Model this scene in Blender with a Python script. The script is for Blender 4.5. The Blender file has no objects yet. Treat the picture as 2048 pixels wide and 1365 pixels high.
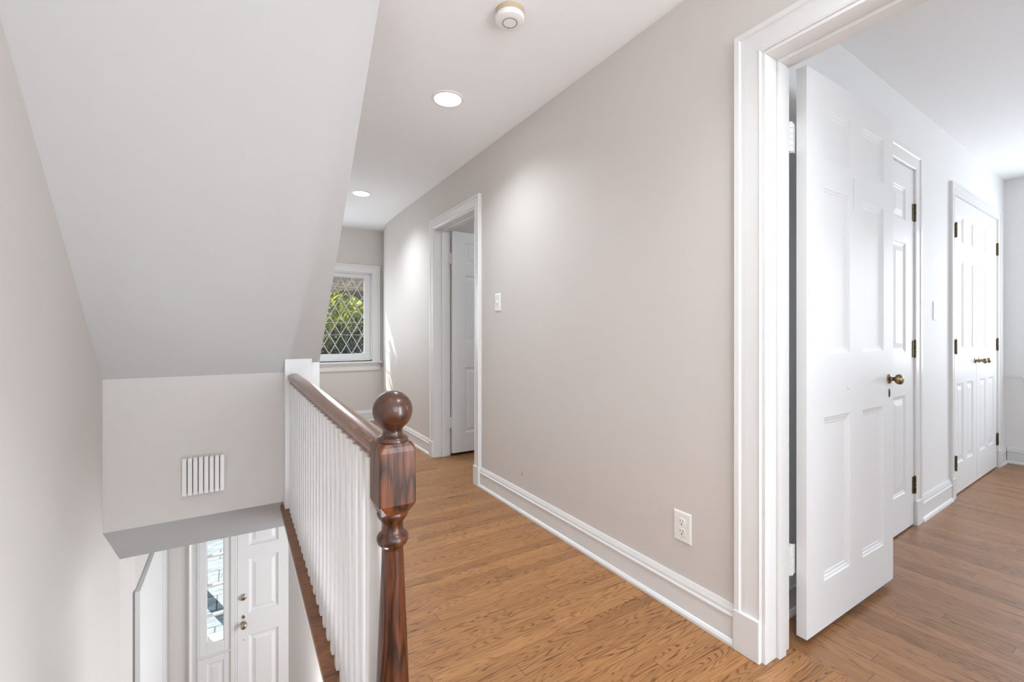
import bpy, bmesh, math, random
from mathutils import Vector, Matrix
random.seed(7)
S = bpy.context.scene
C = S.collection
PI = math.pi

# ------------------------------------------------------------------ helpers
def link(name, bm, mat, parent=None, smooth=False, bevel=0.0, M=None, autos=None):
    bmesh.ops.recalc_face_normals(bm, faces=bm.faces[:])
    if M is not None:
        bmesh.ops.transform(bm, matrix=M, verts=bm.verts[:])
    me = bpy.data.meshes.new(name)
    bm.to_mesh(me); bm.free()
    if isinstance(mat, (list, tuple)):
        for m in mat: me.materials.append(m)
    else:
        me.materials.append(mat)
    o = bpy.data.objects.new(name, me)
    C.objects.link(o)
    if parent is not None: o.parent = parent
    if smooth:
        for p in me.polygons: p.use_smooth = True
        if autos:
            md = o.modifiers.new('split', 'EDGE_SPLIT'); md.split_angle = math.radians(autos)
    if bevel > 0:
        md = o.modifiers.new('bevel', 'BEVEL'); md.width = bevel; md.segments = 2
        md.limit_method = 'ANGLE'; md.angle_limit = math.radians(40)
    return o

def tag(o, label, cat, group=None, kind=None):
    o['label'] = label; o['category'] = cat
    if group: o['group'] = group
    if kind: o['kind'] = kind
    return o

def struct(o, label, cat):
    return tag(o, label, cat, None, 'structure')

def empty(name, loc=(0, 0, 0), rz=0.0):
    o = bpy.data.objects.new(name, None); C.objects.link(o)
    o.location = loc; o.rotation_euler = (0, 0, rz); o.empty_display_size = .05
    return o

def copy_tree(o, parent=None):
    c = o.copy(); C.objects.link(c)
    if parent is not None: c.parent = parent
    for ch in list(o.children): copy_tree(ch, c)
    return c

def box(bm, x0, x1, y0, y1, z0, z1, mi=0):
    v = [bm.verts.new((x, y, z)) for x in (x0, x1) for y in (y0, y1) for z in (z0, z1)]
    for f in ((0, 1, 3, 2), (4, 6, 7, 5), (0, 4, 5, 1), (2, 3, 7, 6), (0, 2, 6, 4), (1, 5, 7, 3)):
        bm.faces.new([v[i] for i in f]).material_index = mi

def boxes(name, lst, mat, parent=None, bevel=0.0, M=None):
    bm = bmesh.new()
    for b in lst: box(bm, *b)
    return link(name, bm, mat, parent, bevel=bevel, M=M)

def prism(bm, pts, axis, a0, a1):
    """closed 2D polygon extruded along an axis ('x': pts are (y,z); 'y': (x,z); 'z': (x,y))"""
    def P(p, a):
        return {'x': (a, p[0], p[1]), 'y': (p[0], a, p[1]), 'z': (p[0], p[1], a)}[axis]
    A = [bm.verts.new(P(p, a0)) for p in pts]; B = [bm.verts.new(P(p, a1)) for p in pts]
    bm.faces.new(A); bm.faces.new(B[::-1])
    n = len(pts)
    for i in range(n):
        bm.faces.new((A[i], A[(i + 1) % n], B[(i + 1) % n], B[i]))

def lathe(bm, prof, seg=32, M=None, caps=True):
    """prof: (r,z) from bottom to top, about z"""
    rings = []
    for r, z in prof:
        if r < 1e-6: rings.append([bm.verts.new((0, 0, z))])
        else: rings.append([bm.verts.new((r * math.cos(2 * PI * i / seg), r * math.sin(2 * PI * i / seg), z)) for i in range(seg)])
    for a, b in zip(rings, rings[1:]):
        for i in range(seg):
            j = (i + 1) % seg
            if len(a) == 1 and len(b) == 1: continue
            if len(a) == 1: bm.faces.new((a[0], b[j], b[i]))
            elif len(b) == 1: bm.faces.new((a[i], a[j], b[0]))
            else: bm.faces.new((a[i], a[j], b[j], b[i]))
    if caps and len(rings[0]) > 1: bm.faces.new(rings[0][::-1])
    if caps and len(rings[-1]) > 1: bm.faces.new(rings[-1])
    if M is not None: bmesh.ops.transform(bm, matrix=M, verts=bm.verts[:])

def frame_matrix(origin, u, v):
    """local x -> u (along wall), local y -> v (out of wall), local z -> up"""
    M = Matrix.Identity(4)
    for i in range(3):
        M[i][0] = u[i]; M[i][1] = v[i]; M[i][2] = (0, 0, 1)[i]; M[i][3] = origin[i]
    return M

def run_profile(bm, prof, a0, a1):
    """profile (out,z) extruded along local x; closed against the wall"""
    A = [bm.verts.new((a0, d, z)) for d, z in prof]; B = [bm.verts.new((a1, d, z)) for d, z in prof]
    n = len(prof)
    for i in range(n):
        j = (i + 1) % n
        bm.faces.new((A[i], A[j], B[j], B[i]))
    bm.faces.new(A); bm.faces.new(B[::-1])

BASE = [(0, 0), (.026, 0), (.026, .010), (.020, .019), (.015, .022), (.015, .098), (.019, .101), (.019, .106),
        (.014, .112), (.013, .122), (.009, .132), (.006, .140), (0, .141)]
CAS = [(0, 0), (0, .016), (.006, .020), (.010, .016), (.060, .019), (.076, .019), (.079, .026), (.097, .027), (.1, .022), (.1, 0)]
CASN = [(a * .8, b) for a, b in CAS]
CASW = [(a * .92, b) for a, b in CAS]

def casing(bm, prof, a0, a1, h, z0=0.0, legs=(True, True)):
    """mitred door casing round an opening a0..a1 x z0..h ; local x along, y out"""
    def path(s, d): return [(a0 - s, d, z0), (a0 - s, d, h + s), (a1 + s, d, h + s), (a1 + s, d, z0)]
    P = [[bm.verts.new(p) for p in path(s, d)] for s, d in prof]
    n = len(P)
    for k in range(3):
        if k == 0 and not legs[0] or k == 2 and not legs[1]: continue
        for i in range(n):
            A, B = P[i], P[(i + 1) % n]
            bm.faces.new((A[k], A[k + 1], B[k + 1], B[k]))
    if legs[0]: bm.faces.new([p[0] for p in P])
    if legs[1]: bm.faces.new([p[3] for p in P][::-1])

RAISED = [(0, 0), (.004, .004), (.010, .005), (.014, .0075), (.022, .0075), (.05, .0025)]
FLAT = [(0, 0), (.003, .0035), (.010, .004), (.013, .007), (.022, .0072), (.025, .009)]

def door_slab(bm, w, h, t, panels, steps):
    """six-panel slab: x 0..w, y 0..t, z 0..h; panels = (x0,x1,z0,z1)"""
    xs = sorted({0, w} | {p[0] for p in panels} | {p[1] for p in panels})
    zs = sorted({0, h} | {p[2] for p in panels} | {p[3] for p in panels})
    for side in (0, 1):
        y0 = 0 if side == 0 else t
        sg = 1 if side == 0 else -1
        g = {}
        def V(x, z, d=0.0):
            k = (round(x, 5), round(z, 5), round(d, 5))
            if k not in g: g[k] = bm.verts.new((x, y0 + sg * d, z))
            return g[k]
        for i in range(len(xs) - 1):
            for j in range(len(zs) - 1):
                x0, x1, z0, z1 = xs[i], xs[i + 1], zs[j], zs[j + 1]
                if any(p[0] <= x0 + 1e-6 and p[1] >= x1 - 1e-6 and p[2] <= z0 + 1e-6 and p[3] >= z1 - 1e-6 for p in panels): continue
                bm.faces.new((V(x0, z0), V(x1, z0), V(x1, z1), V(x0, z1)))
        for (x0, x1, z0, z1) in panels:
            prev = None
            for (s, d) in steps:
                R = [V(x0 + s, z0 + s, d), V(x1 - s, z0 + s, d), V(x1 - s, z1 - s, d), V(x0 + s, z1 - s, d)]
                if prev:
                    for k in range(4):
                        bm.faces.new((prev[k], prev[(k + 1) % 4], R[(k + 1) % 4], R[k]))
                prev = R
            bm.faces.new(prev)
    for (a, b) in (((0, 0), (w, 0)), ((w, 0), (w, h)), ((w, h), (0, h)), ((0, h), (0, 0))):
        q = [bm.verts.new((a[0], 0, a[1])), bm.verts.new((b[0], 0, b[1])), bm.verts.new((b[0], t, b[1])), bm.verts.new((a[0], t, a[1]))]
        bm.faces.new(q)
    bmesh.ops.remove_doubles(bm, verts=bm.verts[:], dist=1e-5)

# ------------------------------------------------------------------ materials
def new_mat(name):
    m = bpy.data.materials.new(name); m.use_nodes = True
    nt = m.node_tree; b = nt.nodes['Principled BSDF']
    return m, nt, b

def paint(name, col, rough=.5, bump=.0, scale=60, spec=.5, mott=.0):
    m, nt, b = new_mat(name)
    b.inputs['Base Color'].default_value = (*col, 1); b.inputs['Roughness'].default_value = rough
    b.inputs['Specular IOR Level'].default_value = spec
    tc = nt.nodes.new('ShaderNodeTexCoord')
    if mott:
        n = nt.nodes.new('ShaderNodeTexNoise'); n.inputs['Scale'].default_value = 3; n.inputs['Detail'].default_value = 3
        mr = nt.nodes.new('ShaderNodeMapRange'); mr.inputs['To Min'].default_value = 1 - mott; mr.inputs['To Max'].default_value = 1 + mott
        mx = nt.nodes.new('ShaderNodeMix'); mx.data_type = 'RGBA'; mx.blend_type = 'MULTIPLY'; mx.inputs['Factor'].default_value = 1
        mx.inputs[6].default_value = (*col, 1)
        nt.links.new(tc.outputs['Object'], n.inputs['Vector']); nt.links.new(n.outputs['Fac'], mr.inputs['Value'])
        nt.links.new(mr.outputs['Result'], mx.inputs[7]); nt.links.new(mx.outputs[2], b.inputs['Base Color'])
    if bump:
        n = nt.nodes.new('ShaderNodeTexNoise'); n.inputs['Scale'].default_value = scale; n.inputs['Detail'].default_value = 4
        bp = nt.nodes.new('ShaderNodeBump'); bp.inputs['Strength'].default_value = bump; bp.inputs['Distance'].default_value = .01
        nt.links.new(tc.outputs['Object'], n.inputs['Vector']); nt.links.new(n.outputs['Fac'], bp.inputs['Height'])
        nt.links.new(bp.outputs['Normal'], b.inputs['Normal'])
    return m

def metal(name, col, rough=.35, dirt=(.05, .04, .02)):
    m, nt, b = new_mat(name)
    b.inputs['Metallic'].default_value = 1; b.inputs['Roughness'].default_value = rough
    tc = nt.nodes.new('ShaderNodeTexCoord')
    n = nt.nodes.new('ShaderNodeTexNoise'); n.inputs['Scale'].default_value = 90; n.inputs['Detail'].default_value = 3
    r = nt.nodes.new('ShaderNodeValToRGB'); r.color_ramp.elements[0].position = .35; r.color_ramp.elements[0].color = (*dirt, 1)
    r.color_ramp.elements[1].position = .62; r.color_ramp.elements[1].color = (*col, 1)
    nt.links.new(tc.outputs['Object'], n.inputs['Vector']); nt.links.new(n.outputs['Fac'], r.inputs['Fac'])
    nt.links.new(r.outputs['Color'], b.inputs['Base Color'])
    return m

def mth(nt, op, a, b=None):
    n = nt.nodes.new('ShaderNodeMath'); n.operation = op
    for i, v in enumerate((a, b)):
        if v is None: continue
        if isinstance(v, (int, float)): n.inputs[i].default_value = v
        else: nt.links.new(v, n.inputs[i])
    return n.outputs[0]

def planks(name, along, light, mid, dark, width=.057, length=.95, rough=.28, seed=0.0):
    """oak strip flooring; along = 'X' or 'Y' is the direction the boards run"""
    m, nt, b = new_mat(name)
    L = nt.links
    tc = nt.nodes.new('ShaderNodeTexCoord'); sp = nt.nodes.new('ShaderNodeSeparateXYZ')
    L.new(tc.outputs['Object'], sp.inputs[0])
    al, ac = (sp.outputs['X'], sp.outputs['Y']) if along == 'X' else (sp.outputs['Y'], sp.outputs['X'])
    ac = mth(nt, 'ADD', ac, 20.0 + seed); al = mth(nt, 'ADD', al, 20.0)
    row = mth(nt, 'DIVIDE', ac, width); ri = mth(nt, 'FLOOR', row); rf = mth(nt, 'FRACT', row)
    w1 = nt.nodes.new('ShaderNodeTexWhiteNoise'); w1.noise_dimensions = '1D'; L.new(ri, w1.inputs['W'])
    off = mth(nt, 'MULTIPLY', w1.outputs['Value'], 7.3)
    lp = mth(nt, 'ADD', mth(nt, 'DIVIDE', al, length), off); li = mth(nt, 'FLOOR', lp); lf = mth(nt, 'FRACT', lp)
    cb = nt.nodes.new('ShaderNodeCombineXYZ'); L.new(ri, cb.inputs[0]); L.new(li, cb.inputs[1])
    w2 = nt.nodes.new('ShaderNodeTexWhiteNoise'); w2.noise_dimensions = '3D'; L.new(cb.outputs[0], w2.inputs['Vector'])
    pid = w2.outputs['Value']
    # grain space: stretched along the board, shifted per board
    gx = mth(nt, 'ADD', mth(nt, 'MULTIPLY', al, 1.0), mth(nt, 'MULTIPLY', pid, 37.0))
    gy = mth(nt, 'ADD', mth(nt, 'MULTIPLY', rf, width), mth(nt, 'MULTIPLY', pid, 91.0))
    g = nt.nodes.new('ShaderNodeCombineXYZ'); L.new(gx, g.inputs[0]); L.new(gy, g.inputs[1]); L.new(pid, g.inputs[2])
    def noise(sx, sy, detail, rgh=.55):
        mp = nt.nodes.new('ShaderNodeMapping'); mp.inputs['Scale'].default_value = (sx, sy, 1)
        L.new(g.outputs[0], mp.inputs['Vector'])
        n = nt.nodes.new('ShaderNodeTexNoise'); n.inputs['Scale'].default_value = 1; n.inputs['Detail'].default_value = detail
        n.inputs['Roughness'].default_value = rgh
        L.new(mp.outputs[0], n.inputs['Vector']); return n.outputs['Fac']
    big = noise(2.2, 22, 1)           # height field whose contours are the cathedral figure
    ring = mth(nt, 'FRACT', mth(nt, 'MULTIPLY', big, 17))
    ring = mth(nt, 'POWER', mth(nt, 'ABSOLUTE', mth(nt, 'SUBTRACT', mth(nt, 'MULTIPLY', ring, 2), 1)), 2.6)
    fine = noise(3.5, 420, 3)
    pore = noise(4.5, 170, 2)
    tone = noise(.8, 5, 2)
    ramp = nt.nodes.new('ShaderNodeValToRGB')
    e = ramp.color_ramp.elements; e[0].position = .0; e[0].color = (*dark, 1); e[1].position = 1; e[1].color = (*light, 1)
    k = e.new(.5); k.color = (*mid, 1)
    v = mth(nt, 'ADD', mth(nt, 'MULTIPLY', pid, .26), mth(nt, 'MULTIPLY', tone, .45))
    v = mth(nt, 'ADD', v, mth(nt, 'MULTIPLY', mth(nt, 'SUBTRACT', fine, .5), .7))
    mask = mth(nt, 'SMOOTHSTEP' if False else 'MULTIPLY', ring, mth(nt, 'MINIMUM', mth(nt, 'MAXIMUM', mth(nt, 'MULTIPLY', mth(nt, 'SUBTRACT', pore, .30), 3.0), .48), 1.0))
    v = mth(nt, 'SUBTRACT', v, mth(nt, 'MULTIPLY', mask, .72))
    v = mth(nt, 'ADD', v, .34)
    L.new(v, ramp.inputs['Fac'])
    # joints
    e1 = mth(nt, 'MINIMUM', rf, mth(nt, 'SUBTRACT', 1.0, rf)); s1 = mth(nt, 'LESS_THAN', e1, .012)
    e2 = mth(nt, 'MINIMUM', lf, mth(nt, 'SUBTRACT', 1.0, lf)); s2 = mth(nt, 'LESS_THAN', e2, .0012)
    gap = mth(nt, 'MAXIMUM', s1, s2)
    mx = nt.nodes.new('ShaderNodeMix'); mx.data_type = 'RGBA'
    L.new(mth(nt, 'MULTIPLY', gap, .55), mx.inputs['Factor']); L.new(ramp.outputs['Color'], mx.inputs[6]); mx.inputs[7].default_value = (dark[0] * .35, dark[1] * .35, dark[2] * .35, 1)
    L.new(mx.outputs[2], b.inputs['Base Color'])
    L.new(mth(nt, 'ADD', rough, mth(nt, 'MULTIPLY', fine, .16)), b.inputs['Roughness'])
    b.inputs['Specular IOR Level'].default_value = .5
    bp = nt.nodes.new('ShaderNodeBump'); bp.inputs['Strength'].default_value = .12; bp.inputs['Distance'].default_value = .002
    L.new(mth(nt, 'SUBTRACT', mth(nt, 'MULTIPLY', fine, .4), gap), bp.inputs['Height']); L.new(bp.outputs['Normal'], b.inputs['Normal'])
    return m

def timber(name, axis, light, dark, rough=.3, freq=1.0, contrast=1.0, coat=.3):
    """stained oak with the grain running along an axis"""
    m, nt, b = new_mat(name); L = nt.links
    tc = nt.nodes.new('ShaderNodeTexCoord')
    def noise(sc, detail):
        mp = nt.nodes.new('ShaderNodeMapping'); v = [sc[1]] * 3; v['XYZ'.index(axis)] = sc[0]; mp.inputs['Scale'].default_value = v
        L.new(tc.outputs['Object'], mp.inputs['Vector'])
        n = nt.nodes.new('ShaderNodeTexNoise'); n.inputs['Scale'].default_value = 1; n.inputs['Detail'].default_value = detail
        L.new(mp.outputs[0], n.inputs['Vector']); return n.outputs['Fac']
    big = noise((2.4 * freq, 19 * freq), 1.5)
    ring = mth(nt, 'FRACT', mth(nt, 'MULTIPLY', big, 8))
    ring = mth(nt, 'POWER', mth(nt, 'ABSOLUTE', mth(nt, 'SUBTRACT', mth(nt, 'MULTIPLY', ring, 2), 1)), 1.6)
    fine = noise((14, 260), 3)
    v = mth(nt, 'SUBTRACT', mth(nt, 'ADD', .62, mth(nt, 'MULTIPLY', mth(nt, 'SUBTRACT', fine, .5), 1.1)), mth(nt, 'MULTIPLY', ring, .75 * contrast))
    r = nt.nodes.new('ShaderNodeValToRGB'); e = r.color_ramp.elements
    e[0].position = 0; e[0].color = (*dark, 1); e[1].position = .8; e[1].color = (*light, 1)
    L.new(v, r.inputs['Fac']); L.new(r.outputs['Color'], b.inputs['Base Color'])
    b.inputs['Roughness'].default_value = rough
    b.inputs['Coat Weight'].default_value = coat; b.inputs['Coat Roughness'].default_value = .15
    bp = nt.nodes.new('ShaderNodeBump'); bp.inputs['Strength'].default_value = .15; bp.inputs['Distance'].default_value = .002
    L.new(fine, bp.inputs['Height']); L.new(bp.outputs['Normal'], b.inputs['Normal'])
    return m

def emit(name, col, s):
    m, nt, b = new_mat(name)
    b.inputs['Base Color'].default_value = (*col, 1); b.inputs['Emission Color'].default_value = (*col, 1); b.inputs['Emission Strength'].default_value = s
    return m

def glass(name, tint=(.96, .98, .98), gloss=.06, wavy=0.0):
    m = bpy.data.materials.new(name); m.use_nodes = True; nt = m.node_tree; nt.nodes.clear()
    o = nt.nodes.new('ShaderNodeOutputMaterial'); t = nt.nodes.new('ShaderNodeBsdfTransparent'); g = nt.nodes.new('ShaderNodeBsdfGlossy')
    t.inputs[0].default_value = (*tint, 1); g.inputs['Roughness'].default_value = .02
    lw = nt.nodes.new('ShaderNodeLayerWeight'); lw.inputs[0].default_value = .5
    fr = nt.nodes.new('ShaderNodeMath'); fr.operation = 'MULTIPLY_ADD'; fr.inputs[1].default_value = .9; fr.inputs[2].default_value = .04
    pw = nt.nodes.new('ShaderNodeMath'); pw.operation = 'POWER'; pw.inputs[1].default_value = 5
    nt.links.new(lw.outputs['Facing'], pw.inputs[0]); nt.links.new(pw.outputs[0], fr.inputs[0])
    mx = nt.nodes.new('ShaderNodeMixShader')
    nt.links.new(fr.outputs[0], mx.inputs[0]); nt.links.new(t.outputs[0], mx.inputs[1]); nt.links.new(g.outputs[0], mx.inputs[2])
    nt.links.new(mx.outputs[0], o.inputs[0])
    return m

def leaf_mat(name, c1, c2):
    m = bpy.data.materials.new(name); m.use_nodes = True; nt = m.node_tree; nt.nodes.clear(); L = nt.links
    o = nt.nodes.new('ShaderNodeOutputMaterial'); d = nt.nodes.new('ShaderNodeBsdfDiffuse'); t = nt.nodes.new('ShaderNodeBsdfTranslucent')
    g = nt.nodes.new('ShaderNodeNewGeometry'); r = nt.nodes.new('ShaderNodeValToRGB')
    r.color_ramp.elements[0].color = (*c1, 1); r.color_ramp.elements[1].color = (*c2, 1)
    mx = nt.nodes.new('ShaderNodeMixShader'); mx.inputs[0].default_value = .45
    L.new(g.outputs['Random Per Island'], r.inputs[0]); L.new(r.outputs[0], d.inputs[0]); L.new(r.outputs[0], t.inputs[0])
    L.new(d.outputs[0], mx.inputs[1]); L.new(t.outputs[0], mx.inputs[2]); L.new(mx.outputs[0], o.inputs[0])
    return m

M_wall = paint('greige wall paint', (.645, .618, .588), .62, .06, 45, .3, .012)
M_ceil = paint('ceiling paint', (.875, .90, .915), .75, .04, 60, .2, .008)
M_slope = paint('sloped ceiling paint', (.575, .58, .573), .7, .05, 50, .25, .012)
M_bed = paint('bedroom wall paint', (.79, .795, .79), .6, .05, 50, .3, .01)
M_trim = paint('white gloss trim', (.735, .74, .735), .3, .025, 25, .5)
M_door = paint('white gloss door paint', (.765, .775, .775), .42, .03, 22, .4)
M_plas = paint('white plastic', (.83, .83, .81), .3)
M_slot = paint('dark slots', (.03, .03, .03), .6)
M_tan = paint('yellowed plastic', (.55, .43, .30), .5)
M_seam = paint('plain grey detail', (.35, .35, .34), .7)  # plain grey for scuff, vent ring, screws and nail holes
M_floor = planks('oak strip floor', 'X', (.45, .225, .084), (.30, .135, .046), (.095, .036, .012))
M_floorb = planks('oak strip floor of the bedroom', 'Y', (.40, .20, .088), (.265, .124, .050), (.085, .036, .014), seed=.4)
M_nose = planks('dark oak landing edge', 'X', (.28, .115, .04), (.17, .065, .022), (.06, .022, .009), width=.085, length=3, rough=.3)
M_newel = timber('red-brown stained oak', 'Z', (.175, .050, .013), (.020, .0065, .0035), .38, 1.0, .9, .12)
M_shaft = timber('deep red-brown stained oak', 'Z', (.115, .030, .008), (.012, .004, .0025), .34, 1.0, .9, .15)
M_ball = timber('dark brown stained oak', 'X', (.085, .028, .011), (.018, .006, .0035), .3, .8, .6, .25)
M_rail = timber('brown varnished oak', 'Y', (.25, .095, .034), (.075, .026, .010), .27, 1.4, .6, .2)
M_brass = metal('aged brass', (.40, .31, .17), .40, (.15, .10, .05))
M_hinge = metal('dark aged brass hinge', (.20, .155, .075), .42, (.045, .035, .02))
M_chrome = metal('satin nickel', (.62, .58, .50), .3, (.30, .27, .21))
M_lead = paint('pale lead came', (.62, .65, .67), .35)
M_glass = glass('window glass')
M_led = emit('lit downlight lens', (1, .98, .95), 9)
M_stone = None

# ------------------------------------------------------------------ dimensions (camera foot = origin, Y runs down the hall)
XW, XJ = 1.515, 1.655         # hall wall face, back face
CZ = 2.44
XL = -.626                    # stairwell wall
XE = .465                     # hall-side face of the sloped bulkhead
YK = 3.25                     # knee wall
YF = 5.80                     # far window wall
YD = 5.00                     # front door wall (downstairs)
ZF = -2.65                    # foyer floor
O1 = (.05, .832, 2.06)        # bedroom doorway (y0,y1,head)
O2 = (2.955, 3.765, 2.055)    # far doorway

# ------------------------------------------------------------------ shell
fl = boxes('floor', [(XL, 1.67, -1.8, 1.0, -.04, 0), (.30, 1.67, 1.0, YK, -.04, 0), (XE, 1.67, YK, 6.0, -.04, 0), (1.67, 3.4, 1.95, 3.95, -.04, 0)], M_floor)
struct(fl, 'honey oak strip floor of the upstairs hall', 'floor')
fb = boxes('floor_bedroom', [(1.67, 5.9, -3.2, 1.2, -.04, 0)], M_floorb)
struct(fb, 'browner oak strip floor inside the room on the right', 'floor')
ff = boxes('floor_foyer', [(-.8, 2.6, .9, 5.12, ZF - .05, ZF)], M_floor)
struct(ff, 'wooden floor at the foot of the stairs by the front door', 'floor')

bm = bmesh.new()
box(bm, XL - .1, XJ, -1.9, 1.67, CZ, CZ + .1); box(bm, XE - .1, 1.80, 1.67, 6.0, CZ, CZ + .1); box(bm, XJ, 3.5, 1.85, 4.05, CZ, CZ + .1)
ce = link('ceiling', bm, M_ceil); struct(ce, 'flat white ceiling over the hall with recessed lights', 'ceiling')
cb_ = boxes('ceiling_bedroom', [(XJ, 5.9, -3.3, 1.25, CZ, CZ + .1)], M_ceil); struct(cb_, 'flat white ceiling of the room on the right', 'ceiling')

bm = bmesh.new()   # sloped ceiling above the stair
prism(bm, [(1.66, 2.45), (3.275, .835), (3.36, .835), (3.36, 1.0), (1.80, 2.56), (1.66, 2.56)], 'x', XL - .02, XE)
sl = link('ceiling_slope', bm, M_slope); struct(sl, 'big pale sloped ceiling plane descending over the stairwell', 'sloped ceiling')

# right hall wall with two doorways and a curved far end
bm = bmesh.new()
for (y0, y1, z0) in ((-1.9, O1[0], 0), (O1[0], O1[1], O1[2]), (O1[1], O2[0], 0), (O2[0], O2[1], O2[2]), (O2[1], 4.75, 0)):
    box(bm, XW, XJ, y0, y1, z0, CZ)
arc = [(XW, 4.75), (1.516, 4.95), (1.521, 5.15), (1.530, 5.32), (1.546, 5.47), (1.568, 5.60), (1.596, 5.71), (1.62, 5.80), (1.63, 5.95)]
prism(bm, arc + [(1.80, 5.95), (1.80, 4.75)], 'z', 0, CZ)
wr = link('wall_right', bm, M_wall); struct(wr, 'long greige wall along the right of the hall, curving at its far end', 'wall')
bm = bmesh.new()
for dy, dz, w, h in ((0, 0, .004, .012), (-.007, .004, .003, .016), (.006, -.006, .003, .008), (-.004, .012, .008, .003), (.002, -.014, .006, .003)):
    box(bm, XW - .0012, XW, 2.335 + dy - w / 2, 2.335 + dy + w / 2, .235 + dz - h / 2, .235 + dz + h / 2)
sc = link('scuff_mark', bm, M_seam, wr); sc['label'] = 'small grey scuff low on the wall'

bm = bmesh.new()
box(bm, XL - .15, XL, -1.9, 5.15, ZF, CZ)
wl = link('wall_left', bm, M_wall); struct(wl, 'tall greige wall on the left side of the stairwell', 'wall')
wk = boxes('wall_knee', [(XL, XE - .101, YK, YK + .1, .0175, .86)], M_wall); struct(wk, 'low greige wall under the sloped ceiling, holding the slatted cover', 'wall')
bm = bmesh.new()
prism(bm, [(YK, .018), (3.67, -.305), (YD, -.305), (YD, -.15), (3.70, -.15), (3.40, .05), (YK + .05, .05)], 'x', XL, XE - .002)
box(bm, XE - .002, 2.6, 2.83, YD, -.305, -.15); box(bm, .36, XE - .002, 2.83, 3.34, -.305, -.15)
so = link('ceiling_foyer', bm, paint('shade-darkened soffit paint', (.43, .435, .435), .7, .05, 50, .25, .01)); struct(so, 'grey slanted soffit and low ceiling in front of the entrance door', 'ceiling')  # darker copy of the slope paint; the underside's shade is in the colour
bm = bmesh.new()   # cheek of the bulkhead and left wall of the hall
prism(bm, [(1.67, 2.44), (3.27, .842), (3.27, 0), (6.0, 0), (6.0, 2.44)], 'x', XE - .1, XE + .0005)
wh = link('wall_hall_left', bm, M_wall); struct(wh, 'wall closing the left side of the hall behind the sloped ceiling', 'wall')
ws = boxes('wall_stair', [(.25, .35, .95, 2.83, ZF, -.032)], M_wall); struct(ws, 'wall below the landing edge beside the stairs', 'wall')
# far window wall
WX0, WX1, WZ0, WZ1 = .60, 1.47, .775, 1.885
wf = boxes('wall_far', [(XE - .1, WX0, YF, YF + .16, 0, CZ), (WX1, 1.80, YF, YF + .16, 0, CZ), (WX0, WX1, YF, YF + .16, 0, WZ0), (WX0, WX1, YF, YF + .16, WZ1, CZ)], M_wall)
struct(wf, 'end wall of the hall around the leaded window', 'wall')
wb_ = boxes('wall_rear', [(XL - .15, XJ, -1.95, -1.8, -.04, CZ)], M_wall); struct(wb_, 'wall closing the hall behind the viewer', 'wall')
wu = boxes('wall_rear_stair', [(XL, .35, .88, .95, ZF, -.04)], M_wall); struct(wu, 'wall under the landing edge at the head of the stairs', 'wall')

# bedroom walls: the closet wall is turned by a small angle
BA = math.atan(.0284)
MB = Matrix.Translation((2.0, .936, 0)) @ Matrix.Rotation(BA, 4, 'Z') @ Matrix.Diagonal((1, -1, 1, 1))   # x along wall, y out of the wall (towards the viewer)
D1 = (.575, 1.34)      # single closet door
D2 = (2.115, 3.375)    # double closet doors
DH = 2.062
wbd = boxes('wall_bedroom', [(-.36, D1[0], -.13, 0, 0, CZ), (D1[0], D1[1], -.13, 0, DH, CZ), (D1[1], D2[0], -.13, 0, 0, CZ), (D2[0], D2[1], -.13, 0, DH, CZ), (D2[1], 3.9, -.13, 0, 0, CZ)], M_bed, M=MB)
struct(wbd, 'white bedroom wall holding the closet doors', 'wall')
wcl = boxes('wall_closet', [(.3, 3.7, -.60, -.55, 0, CZ)], M_bed, M=MB); struct(wcl, 'back wall inside the closets', 'wall')
XB = 5.665
W3 = (-.55, .78, .76, 2.10)
wbf = boxes('wall_bedroom_far', [(XB, XB + .15, W3[1], 1.2, 0, CZ), (XB, XB + .15, -3.2, W3[0], 0, CZ), (XB, XB + .15, W3[0], W3[1], 0, W3[2]), (XB, XB + .15, W3[0], W3[1], W3[3], CZ)], M_bed)
struct(wbf, 'pale far wall of the bedroom at the right edge', 'wall')
WB = (2.3, 4.9, .7, 2.1)
wbr = boxes('wall_bedroom_rear', [(XJ, WB[0], -3.3, -3.15, 0, CZ), (WB[1], 5.9, -3.3, -3.15, 0, CZ), (WB[0], WB[1], -3.3, -3.15, 0, WB[2]), (WB[0], WB[1], -3.3, -3.15, WB[3], CZ)], M_bed)
struct(wbr, 'window wall of the bedroom outside the view', 'wall')
wbs = boxes('wall_bedroom_side', [(XW, XJ, -3.3, -1.9, 0, CZ)], M_bed); struct(wbs, 'bedroom wall beyond the hall end', 'wall')
# small room behind the far doorway
wr2 = boxes('wall_side_room', [(XJ, 3.4, 3.87, 3.97, 0, CZ), (3.4, 3.5, 1.85, 3.97, 0, CZ), (XJ, 3.5, 1.85, 1.95, 0, CZ)], M_wall)
struct(wr2, 'walls of the dim room beyond the far doorway', 'wall')
# unseen blocks added to keep outside light out of the knee-wall void
rf = boxes('light_block_deck', [(XL - .15, XE - .1, 3.36, 5.15, .9, 1.0), (XL - .15, XE - .1, 5.0, 5.15, -.3, 1.0), (XL-.15, XL, 1.6, 5.1, CZ-.0, 2.6)], M_slope)
struct(rf, 'unseen light-blocking deck behind the low wall', 'roof')

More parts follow.
